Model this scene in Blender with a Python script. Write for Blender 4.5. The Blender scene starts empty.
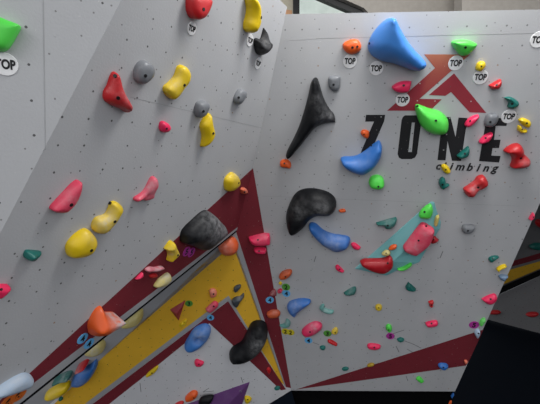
import bpy, bmesh, math, random
import numpy as np
from mathutils import Vector, Matrix
from mathutils.geometry import delaunay_2d_cdt
random.seed(4)
COL = bpy.context.scene.collection

# ------------------------------------------------------------------ camera
F, CX, CY = 370.0, 270.0, 202.0
def unit(v):
    v = np.array(v, float); return v/np.linalg.norm(v)
down = unit((-.03, 1, 60/F))
fwh = unit(np.array([0, 0, 1.]) - down[2]*down)
rt = np.cross(down, fwh)
M = np.array([rt, fwh, -down])            # camera frame -> world (x right, y away, z up), eye at the origin
def ray(x, y): return M @ np.array([x-CX, y-CY, F])
cam = bpy.data.cameras.new('camera'); cam.sensor_width = 36; cam.lens = F*36/540
cam.clip_start = .05; cam.clip_end = 200
co = bpy.data.objects.new('camera', cam); COL.objects.link(co)
cX, cY, cZ = M @ np.array([1, 0, 0]), M @ np.array([0, -1, 0]), M @ np.array([0, 0, -1])
co.matrix_world = Matrix(((cX[0], cY[0], cZ[0], 0), (cX[1], cY[1], cZ[1], 0), (cX[2], cY[2], cZ[2], 0), (0, 0, 0, 1)))
bpy.context.scene.camera = co

# ------------------------------------------------------------------ wall planes
class Plane:
    def __init__(s, P, n, org=None, step=.2):
        s.n = unit(n)
        if s.n @ P > 0: s.n = -s.n          # faces the room
        s.P = np.array(P, float); s.step = step
        r = np.cross([0, 0, 1.], s.n); s.r = unit(r)
        s.u = unit(np.cross(s.n, s.r))
        if s.u[2] < 0: s.u = -s.u
        s.o = s.hit(*org) if org else s.P
    def hit(s, x, y, off=0.):
        d = ray(x, y); return d*(((s.P + s.n*off) @ s.n)/(d @ s.n))
    def loc(s, p):
        q = p - s.o; return np.array([q @ s.r, q @ s.u])
    def px(s, x, y, off=0.):
        return s.loc(s.hit(x, y, off) - s.n*off)
    def world(s, a, b, h=0.): return s.o + s.r*a + s.u*b + s.n*h

Cr, Cc = ray(-1980, 76), ray(284, 980)
nC = unit(np.cross(Cr, Cc)); nC = nC if nC[1] < 0 else -nC
PC = nC*-4.77
C = Plane(PC, nC, (409.4, 27.5))
L1, L2, K = C.hit(286, 12), C.hit(253, 168), C.hit(291, 390)
B = Plane(L1, np.cross(L2-L1, ray(460, 148)), (182.2, 57.7))
A1, A2 = B.hit(122, 0), B.hit(15, 205)
A = Plane(A1, np.cross(A2-A1, ray(940, 162)), (26, 27), .22)
az = math.radians(3.5)                       # direction in which the middle wall's foot runs
D = Plane(L2, np.cross([math.cos(az), math.sin(az), 0], K-L2), (200, 380))
FLOOR = D.hit(225, 404)[2]-.05
W = {'A': A, 'B': B, 'C': C, 'D': D}

# ------------------------------------------------------------------ materials
def new_mat(name, rough=.6, spec=.4):
    m = bpy.data.materials.new(name); m.use_nodes = True
    nt = m.node_tree; b = nt.nodes['Principled BSDF']
    b.inputs['Roughness'].default_value = rough
    b.inputs['Specular IOR Level'].default_value = spec
    return m, nt, b
def N(nt, t, **k):
    n = nt.nodes.new(t)
    for a, v in k.items(): setattr(n, a, v)
    return n
def mathn(nt, op, a, b=None, c=None):
    n = N(nt, 'ShaderNodeMath', operation=op)
    for i, v in enumerate((a, b, c)):
        if v is None: continue
        if isinstance(v, (int, float)): n.inputs[i].default_value = v
        else: nt.links.new(v, n.inputs[i])
    return n.outputs[0]
def mix(nt, fac, a, b):
    n = N(nt, 'ShaderNodeMix', data_type='RGBA')
    for s, v in ((0, fac), (6, a), (7, b)):
        if isinstance(v, (int, float)): n.inputs[s].default_value = v
        elif isinstance(v, tuple): n.inputs[s].default_value = (*v, 1)
        else: nt.links.new(v, n.inputs[s])
    return n.outputs[2]

def wall_mat(name, color, dots=True, step=.2, r=.0084, rough=.7, attr=None, mottle=.07, scuff=.3, holes=.8, dotcol=(.02, .018, .016)):
    m, nt, b = new_mat(name, rough, .25)
    L = nt.links
    uv = N(nt, 'ShaderNodeUVMap', uv_map='UVMap').outputs[0]
    if attr:
        base = N(nt, 'ShaderNodeVertexColor', layer_name=attr).outputs[0]
    else: base = tuple(color)
    no = N(nt, 'ShaderNodeTexNoise'); no.inputs['Scale'].default_value = 2.2; no.inputs['Detail'].default_value = 6
    no.inputs['Roughness'].default_value = .65
    L.new(uv, no.inputs['Vector'])
    fac = mathn(nt, 'MULTIPLY_ADD', no.outputs[0], mottle*2, 1-mottle)
    vm = N(nt, 'ShaderNodeVectorMath', operation='SCALE')
    if attr: L.new(base, vm.inputs[0])
    else: vm.inputs[0].default_value = color
    L.new(fac, vm.inputs['Scale'])
    col = vm.outputs[0]
    # rubber scuffs and chalk wear
    n2 = N(nt, 'ShaderNodeTexNoise'); n2.inputs['Scale'].default_value = 9; n2.inputs['Detail'].default_value = 8
    n2.inputs['Roughness'].default_value = .7; L.new(uv, n2.inputs['Vector'])
    sc = mathn(nt, 'MULTIPLY', mathn(nt, 'GREATER_THAN', n2.outputs[0], .67), scuff)
    col = mix(nt, sc, col, tuple(c*.55 for c in color))
    n3 = N(nt, 'ShaderNodeTexNoise'); n3.inputs['Scale'].default_value = 28; n3.inputs['Detail'].default_value = 3
    L.new(uv, n3.inputs['Vector'])
    ch = mathn(nt, 'MULTIPLY', mathn(nt, 'GREATER_THAN', n3.outputs[0], .73), .4)
    col = mix(nt, ch, col, (.75, .74, .72))
    if dots:
        s = N(nt, 'ShaderNodeVectorMath', operation='SCALE'); s.inputs['Scale'].default_value = 1/step
        L.new(uv, s.inputs[0])
        a = N(nt, 'ShaderNodeVectorMath', operation='ADD'); a.inputs[1].default_value = (100.5, 100.5, 0); L.new(s.outputs[0], a.inputs[0])
        fr = N(nt, 'ShaderNodeVectorMath', operation='FRACTION'); L.new(a.outputs[0], fr.inputs[0])
        sb = N(nt, 'ShaderNodeVectorMath', operation='SUBTRACT'); sb.inputs[1].default_value = (.5, .5, 0); L.new(fr.outputs[0], sb.inputs[0])
        sx = N(nt, 'ShaderNodeSeparateXYZ'); L.new(sb.outputs[0], sx.inputs[0])
        d2 = mathn(nt, 'ADD', mathn(nt, 'POWER', mathn(nt, 'ABSOLUTE', sx.outputs[0]), 2.), mathn(nt, 'POWER', mathn(nt, 'ABSOLUTE', sx.outputs[1]), 2.))
        fl = N(nt, 'ShaderNodeVectorMath', operation='FLOOR'); L.new(a.outputs[0], fl.inputs[0])
        wn = N(nt, 'ShaderNodeTexWhiteNoise', noise_dimensions='3D'); L.new(fl.outputs[0], wn.inputs['Vector'])
        rr = mathn(nt, 'MULTIPLY_ADD', wn.outputs[0], .35, .75)
        hole = mathn(nt, 'LESS_THAN', d2, mathn(nt, 'POWER', mathn(nt, 'MULTIPLY', rr, r/step), 2.))
        seen = mathn(nt, 'MULTIPLY', hole, mathn(nt, 'MULTIPLY', mathn(nt, 'GREATER_THAN', wn.outputs[0], .15), holes))
        rust = mathn(nt, 'GREATER_THAN', wn.outputs[0], .93)
        col = mix(nt, seen, col, mix(nt, rust, dotcol, (.30, .16, .07)))
        # old screw holes
        vo = N(nt, 'ShaderNodeTexVoronoi', feature='F1'); vo.inputs['Scale'].default_value = 5.2; L.new(uv, vo.inputs['Vector'])
        vo.voronoi_dimensions = '2D'
        sm = mathn(nt, 'LESS_THAN', vo.outputs['Distance'], .032)
        sp = N(nt, 'ShaderNodeSeparateColor'); L.new(vo.outputs['Color'], sp.inputs[0])
        sm = mathn(nt, 'MULTIPLY', sm, mathn(nt, 'GREATER_THAN', sp.outputs[0], .45))
        col = mix(nt, mathn(nt, 'MULTIPLY', sm, .65), col, (.10, .09, .085))
    L.new(col, b.inputs['Base Color'])
    bp = N(nt, 'ShaderNodeBump'); bp.inputs['Strength'].default_value = .12; bp.inputs['Distance'].default_value = .01
    n4 = N(nt, 'ShaderNodeTexNoise'); n4.inputs['Scale'].default_value = 60; L.new(uv, n4.inputs['Vector'])
    L.new(n4.outputs[0], bp.inputs['Height']); L.new(bp.outputs[0], b.inputs['Normal'])
    return m

def hold_mat(name, color, rough=.38, spec=.45, dust=.15):
    m, nt, b = new_mat(name, rough, spec); L = nt.links
    tc = N(nt, 'ShaderNodeTexCoord').outputs['Object']
    at = N(nt, 'ShaderNodeAttribute', attribute_name='chalk')
    n1 = N(nt, 'ShaderNodeTexNoise'); n1.inputs['Scale'].default_value = 14; n1.inputs['Detail'].default_value = 7; n1.inputs['Roughness'].default_value = .62
    L.new(tc, n1.inputs['Vector'])
    n2 = N(nt, 'ShaderNodeTexNoise'); n2.inputs['Scale'].default_value = 7; n2.inputs['Detail'].default_value = 4
    L.new(tc, n2.inputs['Vector'])
    pc = N(nt, 'ShaderNodeClamp'); nt.links.new(mathn(nt, 'MULTIPLY_ADD', n1.outputs[0], 2.6, -.75), pc.inputs[0])
    f1 = mathn(nt, 'MULTIPLY', mathn(nt, 'MINIMUM', at.outputs['Fac'], 1.), pc.outputs[0])
    f2 = mathn(nt, 'MULTIPLY', mathn(nt, 'MAXIMUM', mathn(nt, 'SUBTRACT', n2.outputs[0], .5), 0.), dust*2)
    f = N(nt, 'ShaderNodeClamp'); L.new(mathn(nt, 'ADD', f1, f2), f.inputs[0])
    col = mix(nt, f.outputs[0], tuple(color), (.56, .56, .57))
    L.new(col, b.inputs['Base Color'])
    L.new(mathn(nt, 'MULTIPLY_ADD', f.outputs[0], .35, rough), b.inputs['Roughness'])
    bp = N(nt, 'ShaderNodeBump'); bp.inputs['Strength'].default_value = .25; bp.inputs['Distance'].default_value = .004
    n3 = N(nt, 'ShaderNodeTexNoise'); n3.inputs['Scale'].default_value = 90; n3.inputs['Detail'].default_value = 4; L.new(tc, n3.inputs['Vector'])
    L.new(n3.outputs[0], bp.inputs['Height']); L.new(bp.outputs[0], b.inputs['Normal'])
    return m
def flat_mat(name, color, rough=.6, spec=.3):
    m, nt, b = new_mat(name, rough, spec)
    n = N(nt, 'ShaderNodeTexNoise'); n.inputs['Scale'].default_value = 12; n.inputs['Detail'].default_value = 5
    tc = N(nt, 'ShaderNodeTexCoord'); nt.links.new(tc.outputs['Object'], n.inputs['Vector'])
    c = mix(nt, n.outputs[0], tuple(x*.85 for x in color), tuple(min(1, x*1.15) for x in color))
    nt.links.new(c, b.inputs['Base Color']); return m

HC = {'yellow': (.80, .56, .012), 'red': (.55, .018, .022), 'darkred': (.30, .012, .018), 'pink': (.86, .03, .115), 'rose': (.70, .05, .105),
      'orange': (.80, .115, .02), 'rust': (.55, .095, .03), 'salmon': (.78, .20, .12), 'green': (.10, .72, .085), 'teal': (.010, .14, .118),
      'blue': (.035, .16, .50), 'skyblue': (.055, .235, .66), 'paleblue': (.42, .54, .68), 'steelblue': (.16, .27, .42), 'black': (.007, .0075, .009),
      'grey': (.19, .20, .215), 'slate': (.055, .065, .075), 'paleyellow': (.62, .52, .16), 'seafoam': (.13, .34, .31), 'leaf': (.03, .42, .03)}
HM = {k: hold_mat('hold_'+k, v, rough=.42 if k == 'black' else .37, dust=.04 if k in ('black', 'slate') else .06, spec=.16 if k == 'black' else .4) for k, v in HC.items()}
M_bolt = flat_mat('bolt_black', (.012, .012, .013), .4)
M_white = flat_mat('tag_white', (.78, .78, .78), .5)
M_ink = flat_mat('ink_black', (.012, .012, .013), .5)
TG = {'blue': flat_mat('tag_blue', (.13, .44, .78)), 'green': flat_mat('tag_green', (.10, .34, .05)), 'yellow': flat_mat('tag_yellow', (.66, .56, .03)),
      'purple': flat_mat('tag_purple', (.44, .04, .32)), 'orange': flat_mat('tag_orange', (.62, .14, .02))}

# ------------------------------------------------------------------ helpers
def link(name, me, mat, parent=None):
    o = bpy.data.objects.new(name, me); COL.objects.link(o)
    if mat: me.materials.append(mat)
    if parent is not None:
        o.parent = parent
    return o
def tag(o, label, cat, group=None):
    o['label'] = label; o['category'] = cat
    if group: o['group'] = group
    return o
def struct(o):
    o['kind'] = 'structure'; return o
def empty_at(name, p, pl=None):
    o = bpy.data.objects.new(name, None); COL.objects.link(o); o.location = Vector(p)
    if pl is not None:
        m = Matrix((pl.r, pl.u, pl.n)).transposed() if False else Matrix(((pl.r[0], pl.u[0], pl.n[0]), (pl.r[1], pl.u[1], pl.n[1]), (pl.r[2], pl.u[2], pl.n[2])))
        o.rotation_euler = m.to_euler()
    o.empty_display_size = .05
    return o
def prism(name, pl, pxpoly, front, back, mat, parent=None, holes=None):
    """a slab cut to an outline in the plane, between two offsets along its normal"""
    pts = [pl.px(*p) for p in pxpoly]
    return prism2(name, pl, pts, front, back, mat, parent)
def prism2(name, pl, pts, front, back, mat, parent=None, inner=None, cols=None):
    a = sum(pts[i][0]*pts[(i+1) % len(pts)][1]-pts[(i+1) % len(pts)][0]*pts[i][1] for i in range(len(pts)))
    if a < 0: pts = pts[::-1]; cols = cols[::-1] if cols else None
    loops = [pts] + ([inner] if inner else [])
    vs = [Vector(p) for lp in loops for p in lp]
    ed = []; k = 0
    for lp in loops:
        ed += [(k+i, k+(i+1) % len(lp)) for i in range(len(lp))]; k += len(lp)
    V, E, T, ov, _, _ = delaunay_2d_cdt(vs, ed, [], 1 if not inner else 2, 1e-6)
    if inner:
        def ins(q, lp):
            c = False; n = len(lp)
            for i in range(n):
                x1, y1 = lp[i]; x2, y2 = lp[(i+1) % n]
                if (y1 > q[1]) != (y2 > q[1]) and q[0] < (x2-x1)*(q[1]-y1)/(y2-y1)+x1: c = not c
            return c
        V2, E2, T, ov, _, _ = delaunay_2d_cdt(vs, ed, [], 0, 1e-6); V = V2
        T = [t for t in T if ins(sum((V[i] for i in t), Vector((0, 0)))/3, pts) and not ins(sum((V[i] for i in t), Vector((0, 0)))/3, inner)]
    me = bpy.data.meshes.new(name); bm = bmesh.new(); uv = bm.loops.layers.uv.new('UVMap')
    f = [bm.verts.new(Vector(pl.world(v[0], v[1], front))) for v in V]
    b = [bm.verts.new(Vector(pl.world(v[0], v[1], back))) for v in V]
    idx = {}
    for i in range(len(V)): idx[f[i]] = V[i]; idx[b[i]] = V[i]
    cnt = {}
    for t in T:
        t = list(t); ar = (V[t[1]]-V[t[0]]).cross(V[t[2]]-V[t[0]])
        if ar < 0: t = t[::-1]
        bm.faces.new([f[i] for i in t]); bm.faces.new([b[i] for i in t[::-1]])
        for i in range(3):
            e = (t[i], t[(i+1) % 3]); cnt[e] = 1
    for e in list(cnt):
        if (e[1], e[0]) not in cnt: bm.faces.new((f[e[0]], b[e[0]], b[e[1]], f[e[1]]))
    for fa in bm.faces:
        for l in fa.loops: l[uv].uv = idx[l.vert]
    bm.normal_update()
    # make the front face the room
    s = sum(Vector(pl.n).dot(fa.normal)*fa.calc_area() for fa in bm.faces if fa.verts[0] in f and all(v in f for v in fa.verts))
    if s < 0: bmesh.ops.reverse_faces(bm, faces=bm.faces)
    bm.to_mesh(me); bm.free()
    if cols:
        ca = me.color_attributes.new('paint', 'FLOAT_COLOR', 'POINT')
        n = len(V); P = [Vector(p) for p in pts]
        for i in range(n):
            j = min(range(len(P)), key=lambda k: (P[k]-V[i]).length)
            for q in (i, i+n): ca.data[q].color = (*cols[j], 1)
    return link(name, me, mat, parent)

def catmull(P, sharp, n=5):
    out = []; m = len(P)
    for i in range(m):
        p0, p1, p2, p3 = P[i-1], P[i], P[(i+1) % m], P[(i+2) % m]
        t1 = np.zeros(2) if i in sharp else (p2-p0)*.5
        t2 = np.zeros(2) if (i+1) % m in sharp else (p3-p1)*.5
        if i in sharp: t1 = (p2-p1)*.6
        if (i+1) % m in sharp: t2 = (p2-p1)*.6
        L_ = np.linalg.norm(p2-p1)
        for t_ in (t1, t2):
            q = np.linalg.norm(t_)
            if q > 1.3*L_: t_ *= 1.3*L_/q
        for k in range(n):
            t = k/n; t2_, t3 = t*t, t*t*t
            out.append((2*t3-3*t2_+1)*p1 + (t3-2*t2_+t)*t1 + (-2*t3+3*t2_)*p2 + (t3-t2_)*t2)
    return np.array(out)

def inside(Q, poly):
    c = np.zeros(len(Q), bool); n = len(poly)
    for i in range(n):
        x1, y1 = poly[i]; x2, y2 = poly[(i+1) % n]
        if y1 == y2: continue
        k = ((y1 > Q[:, 1]) != (y2 > Q[:, 1])) & (Q[:, 0] < (x2-x1)*(Q[:, 1]-y1)/(y2-y1)+x1)
        c ^= k
    return c
def distp(Q, poly):
    d = np.full(len(Q), 1e9)
    for i in range(len(poly)):
        a = poly[i]; b = poly[(i+1) % len(poly)]; ab = b-a
        t = np.clip(((Q-a) @ ab)/max(ab @ ab, 1e-12), 0, 1)
        d = np.minimum(d, np.linalg.norm(Q-(a+t[:, None]*ab), axis=1))
    return d

def toimg(p):
    q = M.T @ p; return CX+F*q[0]/q[2], CY+F*q[1]/q[2]

def shape_of(pl, outline, h, sharp, bumps, tilt, chalk, rim, k, off, power, wear, ridge):
    o_ = [pl.px(x, y, off + h*k) for x, y in outline]
    cs = 6 if len(outline) < 9 else 5
    P = catmull(np.array(o_), set(sharp), cs)
    a = sum(P[i][0]*P[(i+1) % len(P)][1]-P[(i+1) % len(P)][0]*P[i][1] for i in range(len(P)))
    if a < 0: P = P[::-1]
    c0 = P.mean(0); lo, hi = P.min(0), P.max(0)
    size = max(hi-lo)
    st = max(size/22, .006)
    gx, gy = np.meshgrid(np.arange(lo[0], hi[0], st), np.arange(lo[1], hi[1], st*.9))
    gx = gx + (np.arange(gx.shape[0]) % 2)[:, None]*st/2
    G = np.stack([gx.ravel(), gy.ravel()], 1); G = G[inside(G, P)]
    dG = distp(G, P); dm = dG.max()
    nrm = np.roll(P, -1, 0)-np.roll(P, 1, 0); nrm = np.stack([-nrm[:, 1], nrm[:, 0]], 1); nrm /= np.linalg.norm(nrm, axis=1)[:, None]+1e-9
    R = []
    for fr in (.06, .18, .36):
        q = P+nrm*dm*fr; q = q[inside(q, P)]; dq = distp(q, P); R.append(q[dq > dm*fr*.93])
    G = G[dG > dm*.5]
    ins_ = np.concatenate(R+[G])
    V0 = [Vector(p) for p in P] + [Vector(p) for p in ins_]
    n = len(P)
    V, E, T, ov, _, _ = delaunay_2d_cdt(V0, [(i, (i+1) % n) for i in range(n)], [], 1, 1e-7)
    Q = np.array([[v.x, v.y] for v in V])
    d = distp(Q, P)
    if ridge:
        rp = np.array([pl.px(x, y, off + h*k) for x, y in ridge]); dr = np.full(len(Q), 1e9)
        for i in range(len(rp)-1):
            a_, b_ = rp[i], rp[i+1]; ab = b_-a_
            t = np.clip(((Q-a_) @ ab)/(ab @ ab), 0, 1); dr = np.minimum(dr, np.linalg.norm(Q-(a_+t[:, None]*ab), axis=1))
        dr = np.maximum(np.sqrt(dr**2+(.12*dm)**2)-.12*dm, 0)
        t = d/(d+dr+1e-9); prof = np.sin(np.pi/2*t)**.75
    else:
        s = np.clip(d/(.85*dm), 0, 1); prof = (1-(1-s)**2)**power
    H = h*(rim + (1-rim)*prof)
    if tilt is not None:
        tv = pl.px(tilt[0]+outline[0][0], tilt[1]+outline[0][1])-pl.px(*outline[0]); tv = tv/np.linalg.norm(tv)
        proj = (Q-c0) @ tv/(size*.5); H = H*np.clip(1+tilt[2]*proj, .15, 2.5)
    for bx, by, sg, am in bumps:
        c = pl.px(bx, by, off + h*k); sc = np.linalg.norm(pl.px(bx+sg, by)-pl.px(bx, by))
        H = H + am*h*np.exp(-((Q-c)**2).sum(1)/(2*sc*sc))*prof
    H = np.maximum(H, h*rim*.6)
    ck = np.full(len(Q), wear)
    for bx, by, sg, am in chalk:
        c = pl.px(bx, by, off + h*k); sc = np.linalg.norm(pl.px(bx+sg, by)-pl.px(bx, by))
        ck = ck + am*np.exp(-((Q-c)**2).sum(1)/(2*sc*sc))
    return P, c0, size, V, T, Q, H, ck

def make_hold(wall, color, h, bolt, label, outline, sharp=(), bumps=(), tilt=None, chalk=(), rim=.14, k=None, off=0., group=None, cat='climbing hold',
              power=.5, bolts=(), name='climbing_hold', wear=0., plane=None, mat=None, ridge=None):
    pl = plane or W[wall]
    if k is None: k = .3
    if wall == 'B': h = h*.82
    want = np.array(outline); tb = np.array([want.min(0), want.max(0)])
    cur = want.copy()
    for it in range(3):        # the body stands proud of the wall: shrink its foot so that the whole has the right outline
        res = shape_of(pl, [tuple(p) for p in cur], h, sharp, bumps, tilt, chalk, rim, k, off, power, wear, ridge)
        Q, H = res[5], res[6]
        pr = np.array([toimg(pl.world(q[0], q[1], z+off)) for q, z in zip(Q, H)] + [toimg(pl.world(q[0], q[1], off)) for q in res[0]])
        mb_ = np.array([pr.min(0), pr.max(0)])
        if it < 2:
            sc_ = np.clip((tb[1]-tb[0])/(mb_[1]-mb_[0]), .6, 1.3)
            cm = (mb_[0]+mb_[1])/2; ct = (tb[0]+tb[1])/2
            cc = (cur.min(0)+cur.max(0))/2
            cur = (cur-cc)*sc_ + cc + (ct-cm)
    P, c0, size, V, T, Q, H, ck = res
    root = empty_at(name, pl.world(c0[0], c0[1], off), pl)
    me = bpy.data.meshes.new('body'); bm = bmesh.new()
    vt = [bm.verts.new((q[0]-c0[0], q[1]-c0[1], z)) for q, z in zip(Q, H)]
    for t in T:
        t = list(t)
        if (V[t[1]]-V[t[0]]).cross(V[t[2]]-V[t[0]]) < 0: t = t[::-1]
        bm.faces.new([vt[i] for i in t])
    bm.verts.index_update(); bm.edges.ensure_lookup_table()
    be = [e for e in bm.edges if len(e.link_faces) == 1]
    low = {}
    def lw(v):
        if v not in low:
            low[v] = bm.verts.new((v.co.x, v.co.y, 0.0))
        return low[v]
    for e in be:
        fa = e.link_faces[0]; l = [l for l in fa.loops if l.edge == e][0]
        a_, b_ = l.vert, l.link_loop_next.vert
        bm.faces.new((b_, a_, lw(a_), lw(b_)))
    order = [low[v] for v in vt if v in low]
    for fa in bm.faces: fa.smooth = True
    nv = len(vt); bm.verts.index_update()
    bm.to_mesh(me)
    at = me.attributes.new('chalk', 'FLOAT', 'POINT')
    for i in range(len(me.vertices)): at.data[i].value = float(ck[i]) if i < nv else 0.
    bm.free()
    body = link('body', me, mat or HM[color], root)
    bl = ([bolt] if bolt else []) + list(bolts)
    for bpx in bl:
        c = pl.px(bpx[0], bpx[1], off + h*.8)
        j = int(np.argmin(((Q-c)**2).sum(1)))
        z = H[j]; nm = me.vertices[j].normal
        rad = min(.0145, size*.08)
        bb = bmesh.new()
        bmesh.ops.create_cone(bb, cap_ends=True, segments=12, radius1=rad, radius2=rad*.92, depth=.012)
        mb = bpy.data.meshes.new('bolt'); bb.to_mesh(mb); bb.free()
        mb.transform(nm.to_track_quat('Z', 'Y').to_matrix().to_4x4())
        bo = link('bolt', mb, M_bolt, root)
        bo.location = (Q[j][0]-c0[0], Q[j][1]-c0[1], z-.001) 
    tag(root, label, cat, group)
    return root

def glyph(text, size, sx=.62, bold=.03, shear=0.):
    cu = bpy.data.curves.new('txt', 'FONT'); cu.body = text; cu.size = size; cu.offset = bold*size; cu.align_x = 'CENTER'; cu.align_y = 'CENTER'
    cu.extrude = .0008; cu.shear = shear
    o = bpy.data.objects.new('txt', cu); COL.objects.link(o)
    bpy.context.view_layer.update()
    dg = bpy.context.evaluated_depsgraph_get()
    me = bpy.data.meshes.new_from_object(o.evaluated_get(dg))
    bpy.data.objects.remove(o); bpy.data.curves.remove(cu)
    xs = [v.co.x for v in me.vertices]; ys = [v.co.y for v in me.vertices]
    mx, my = (max(xs)+min(xs))/2, (max(ys)+min(ys))/2
    for v in me.vertices: v.co.x = (v.co.x-mx)*sx; v.co.y -= my
    return me
def disc(r, t, seg=40):
    bm = bmesh.new()
    bmesh.ops.create_cone(bm, cap_ends=True, segments=seg, radius1=r, radius2=r*.97, depth=t)
    bmesh.ops.translate(bm, verts=bm.verts, vec=(0, 0, t/2))
    me = bpy.data.meshes.new('disc'); bm.to_mesh(me); bm.free(); return me
GL = {}
def make_tag(wall, x, y, text, label, color=None, r=.081, rot=0., name=None, group=None, off=.002, z=0.):
    pl = W[wall]; p = pl.px(x, y)
    root = empty_at(name or ('top_tag' if text == 'TOP' else 'number_tag'), pl.world(p[0], p[1], off+z), pl)
    if rot:
        q = root.rotation_euler.to_quaternion() @ Matrix.Rotation(rot, 3, 'Z').to_quaternion(); root.rotation_euler = q.to_euler()
    link('plate', disc(r, .004), TG[color] if color else M_white, root)
    key = (text, r)
    if key not in GL: GL[key] = glyph(text, r*(1.12 if text == 'TOP' else 1.7), .70 if text == 'TOP' else .9, .042 if text == 'TOP' else .034)
    me = GL[key].copy(); g = link('lettering' if len(text) > 1 else 'digit', me, M_ink, root); g.location = (0, 0, .0052)
    tag(root, label, 'tag', group or ('round TOP tags' if text == 'TOP' else 'round number tags'))
    return root
# ------------------------------------------------------------------ wall shell
GREY = (.47, .475, .485)
M_wall = wall_mat('wall_grey', GREY, step=.2)
M_wallA = wall_mat('wall_grey_left', GREY, step=.22)
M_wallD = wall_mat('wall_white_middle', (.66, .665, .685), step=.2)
M_red = wall_mat('wall_paint_red', (.185, .021, .031), step=.2, mottle=.14, scuff=.3, dotcol=(.05, .012, .014))
M_yel = wall_mat('wall_paint_yellow', (.80, .46, .035), step=.2, mottle=.12, scuff=.3)
M_strip = wall_mat('wall_paint_grey', (.36, .365, .38), step=.2, dots=False)
M_logo = wall_mat('wall_paint_logo', (.30, .03, .045), step=.2, attr='paint', mottle=.12, dotcol=(.5, .5, .5))
M_let = wall_mat('wall_paint_black', (.016, .016, .018), step=.2, mottle=.3, scuff=.1, dotcol=(.35, .35, .35))
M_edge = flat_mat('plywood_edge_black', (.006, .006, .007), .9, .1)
M_steel = flat_mat('edge_trim_grey', (.22, .22, .23), .5)
M_mat = flat_mat('mat_navy', (.0030, .0060, .0115), .9, .08)
M_kick = flat_mat('kick_board_black', (.003, .003, .0035), .9, .05)

TH = .05
wA = struct(prism('wall_far_left', A, [(158, -70), (-60, 349), (-330, 349), (-330, -70)], 0, -TH, M_wallA))
def ledge(x, dy=0): return (x, 403.5+(20-x)*.80+dy)
def lip(x): return ledge(x, -(2.2+(241-x)*.036))
wB = struct(prism('wall_left', B, [(158, -70), (224, -50), (280, 0), (287, 7), (253, 168), (241.5, 222.5), ledge(240), ledge(-60), (-60, 349)], 0, -TH, M_wall))
M_wallC = wall_mat('wall_grey_right', GREY, step=.2, r=.0092, holes=.6, dotcol=(.05, .048, .045))
wC = struct(prism('wall_right', C, [(286, 14.2), (540, 9.5), (628, 8), (455, 391.5), (291, 390.5), (253, 168), (246, 168), (279, 14.3)], 0, -TH, M_wallC))
def slab(p): return D.px(*p)
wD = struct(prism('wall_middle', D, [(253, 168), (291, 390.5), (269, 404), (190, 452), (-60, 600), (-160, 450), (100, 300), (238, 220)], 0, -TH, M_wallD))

# painted stripes (a hair above the plywood)
def paint(name, pl, poly, mat, parent, lift=.002, cols=None, inner=None):
    pts = [pl.px(*p) for p in poly]
    inn = [pl.px(*p) for p in inner] if inner else None
    return prism2(name, pl, pts, lift, lift-.0015, mat, parent, inn, cols)
def lp(a, b, t): return (a[0]+(b[0]-a[0])*t, a[1]+(b[1]-a[1])*t)
# left wall: red band, then the grey lip over the ledge
paint('red_stripe', B, [(252.6, 168.5), (241.3, 222.8), lip(240), lip(-40), (-60, 455.5), (33, 370)], M_red, wB)
lipm = paint('grey_stripe', B, [(241.3, 222.8), lip(240), lip(-40), ledge(-40, -.4), ledge(240, -.2)], M_strip, wB, .003)
# middle wall
apx = (291, 388)
paint('red_stripe', D, [(253, 168), apx, (286, 387), (236, 232), (225, 226), (238, 218)], M_red, wD)
paint('grey_stripe', D, [(235.5, 230), (286.2, 387.5), (284, 385), (231, 240), (226, 250), (52, 402), (-20, 464), (-60, 460), (60, 370), (222, 236)], M_strip, wD, .003)
paint('yellow_stripe', D, [(232, 237), (284.6, 385), (281, 382), (228.6, 296), (164, 345), (130, 371.7), (88, 404), (10, 459), (-20, 470), (54, 404), (71, 388), (106, 354), (147, 317), (204, 262.5)], M_yel, wD, .003)
paint('grey_stripe', D, [(228.5, 295.5), (283, 386), (276, 386), (228, 300.5), (140, 367.8), (92, 404), (20, 459), (6, 459), (86, 403), (164, 344)], M_strip, wD, .004)
paint('red_stripe', D, [(228, 301), (286, 389.2), (281, 390), (209.4, 323), (140, 379.5), (109, 404), (40, 455), (30, 450), (92.5, 404), (140, 368)], M_red, wD, .005)
# right wall: red wedge low down
paint('red_stripe', C, [(296, 389.5), (472.5, 333), (483.4, 329.6), (470, 358.7), (466, 365.5), (400, 375)], M_red, wC)
# logo
OR, RD = (.44, .15, .085), (.29, .03, .045)
paint('logo_mark', C, [(424, 54.3), (446, 54.4), (470, 54.5), (454, 68.5), (419.5, 98.8), (441.7, 99.3), (430, 110.7), (387, 110.7), (420, 81.5), (435, 68)], M_logo, wC,
      cols=[OR, OR, OR, (.36, .09, .065), RD, RD, RD, RD, RD, (.36, .09, .065)])
paint('logo_mark', C, [(454, 73.4), (486.3, 112.9), (469.6, 112.3), (451, 92), (445.5, 95.8), (428.8, 95)], M_logo, wC, cols=[RD]*6)
paint('letter', C, [(366, 114.8), (385.2, 114.8), (384, 121.5), (371.5, 150.5), (379, 150.5), (378, 158), (360, 158), (361.5, 150.5), (374, 121.5), (365.2, 121.5)], M_let, wC)
paint('letter', C, [(405, 115.3), (417, 115.3), (420, 116.8), (421.5, 120), (417, 154), (415, 157.5), (411.5, 159), (401.5, 159), (398.8, 157.5), (397.6, 154), (401.6, 120), (402.8, 117)], M_let, wC,
      inner=[(411.8, 122.5), (414.8, 122.5), (411.8, 152), (408.2, 152)])
paint('letter', C, [(442.5, 117), (450.5, 117), (455.5, 137), (458.5, 117.5), (467.5, 118), (461, 161), (452, 160.7), (447.5, 141), (445.5, 160.3), (437.5, 160)], M_let, wC)
paint('letter', C, [(486.5, 118), (507.7, 118), (506.4, 125.8), (495.7, 125.8), (494, 139.7), (500.5, 139.7), (499, 148), (492.5, 148), (491.3, 155.5), (500.5, 156), (499, 162.5), (479, 161)], M_let, wC)
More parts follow.
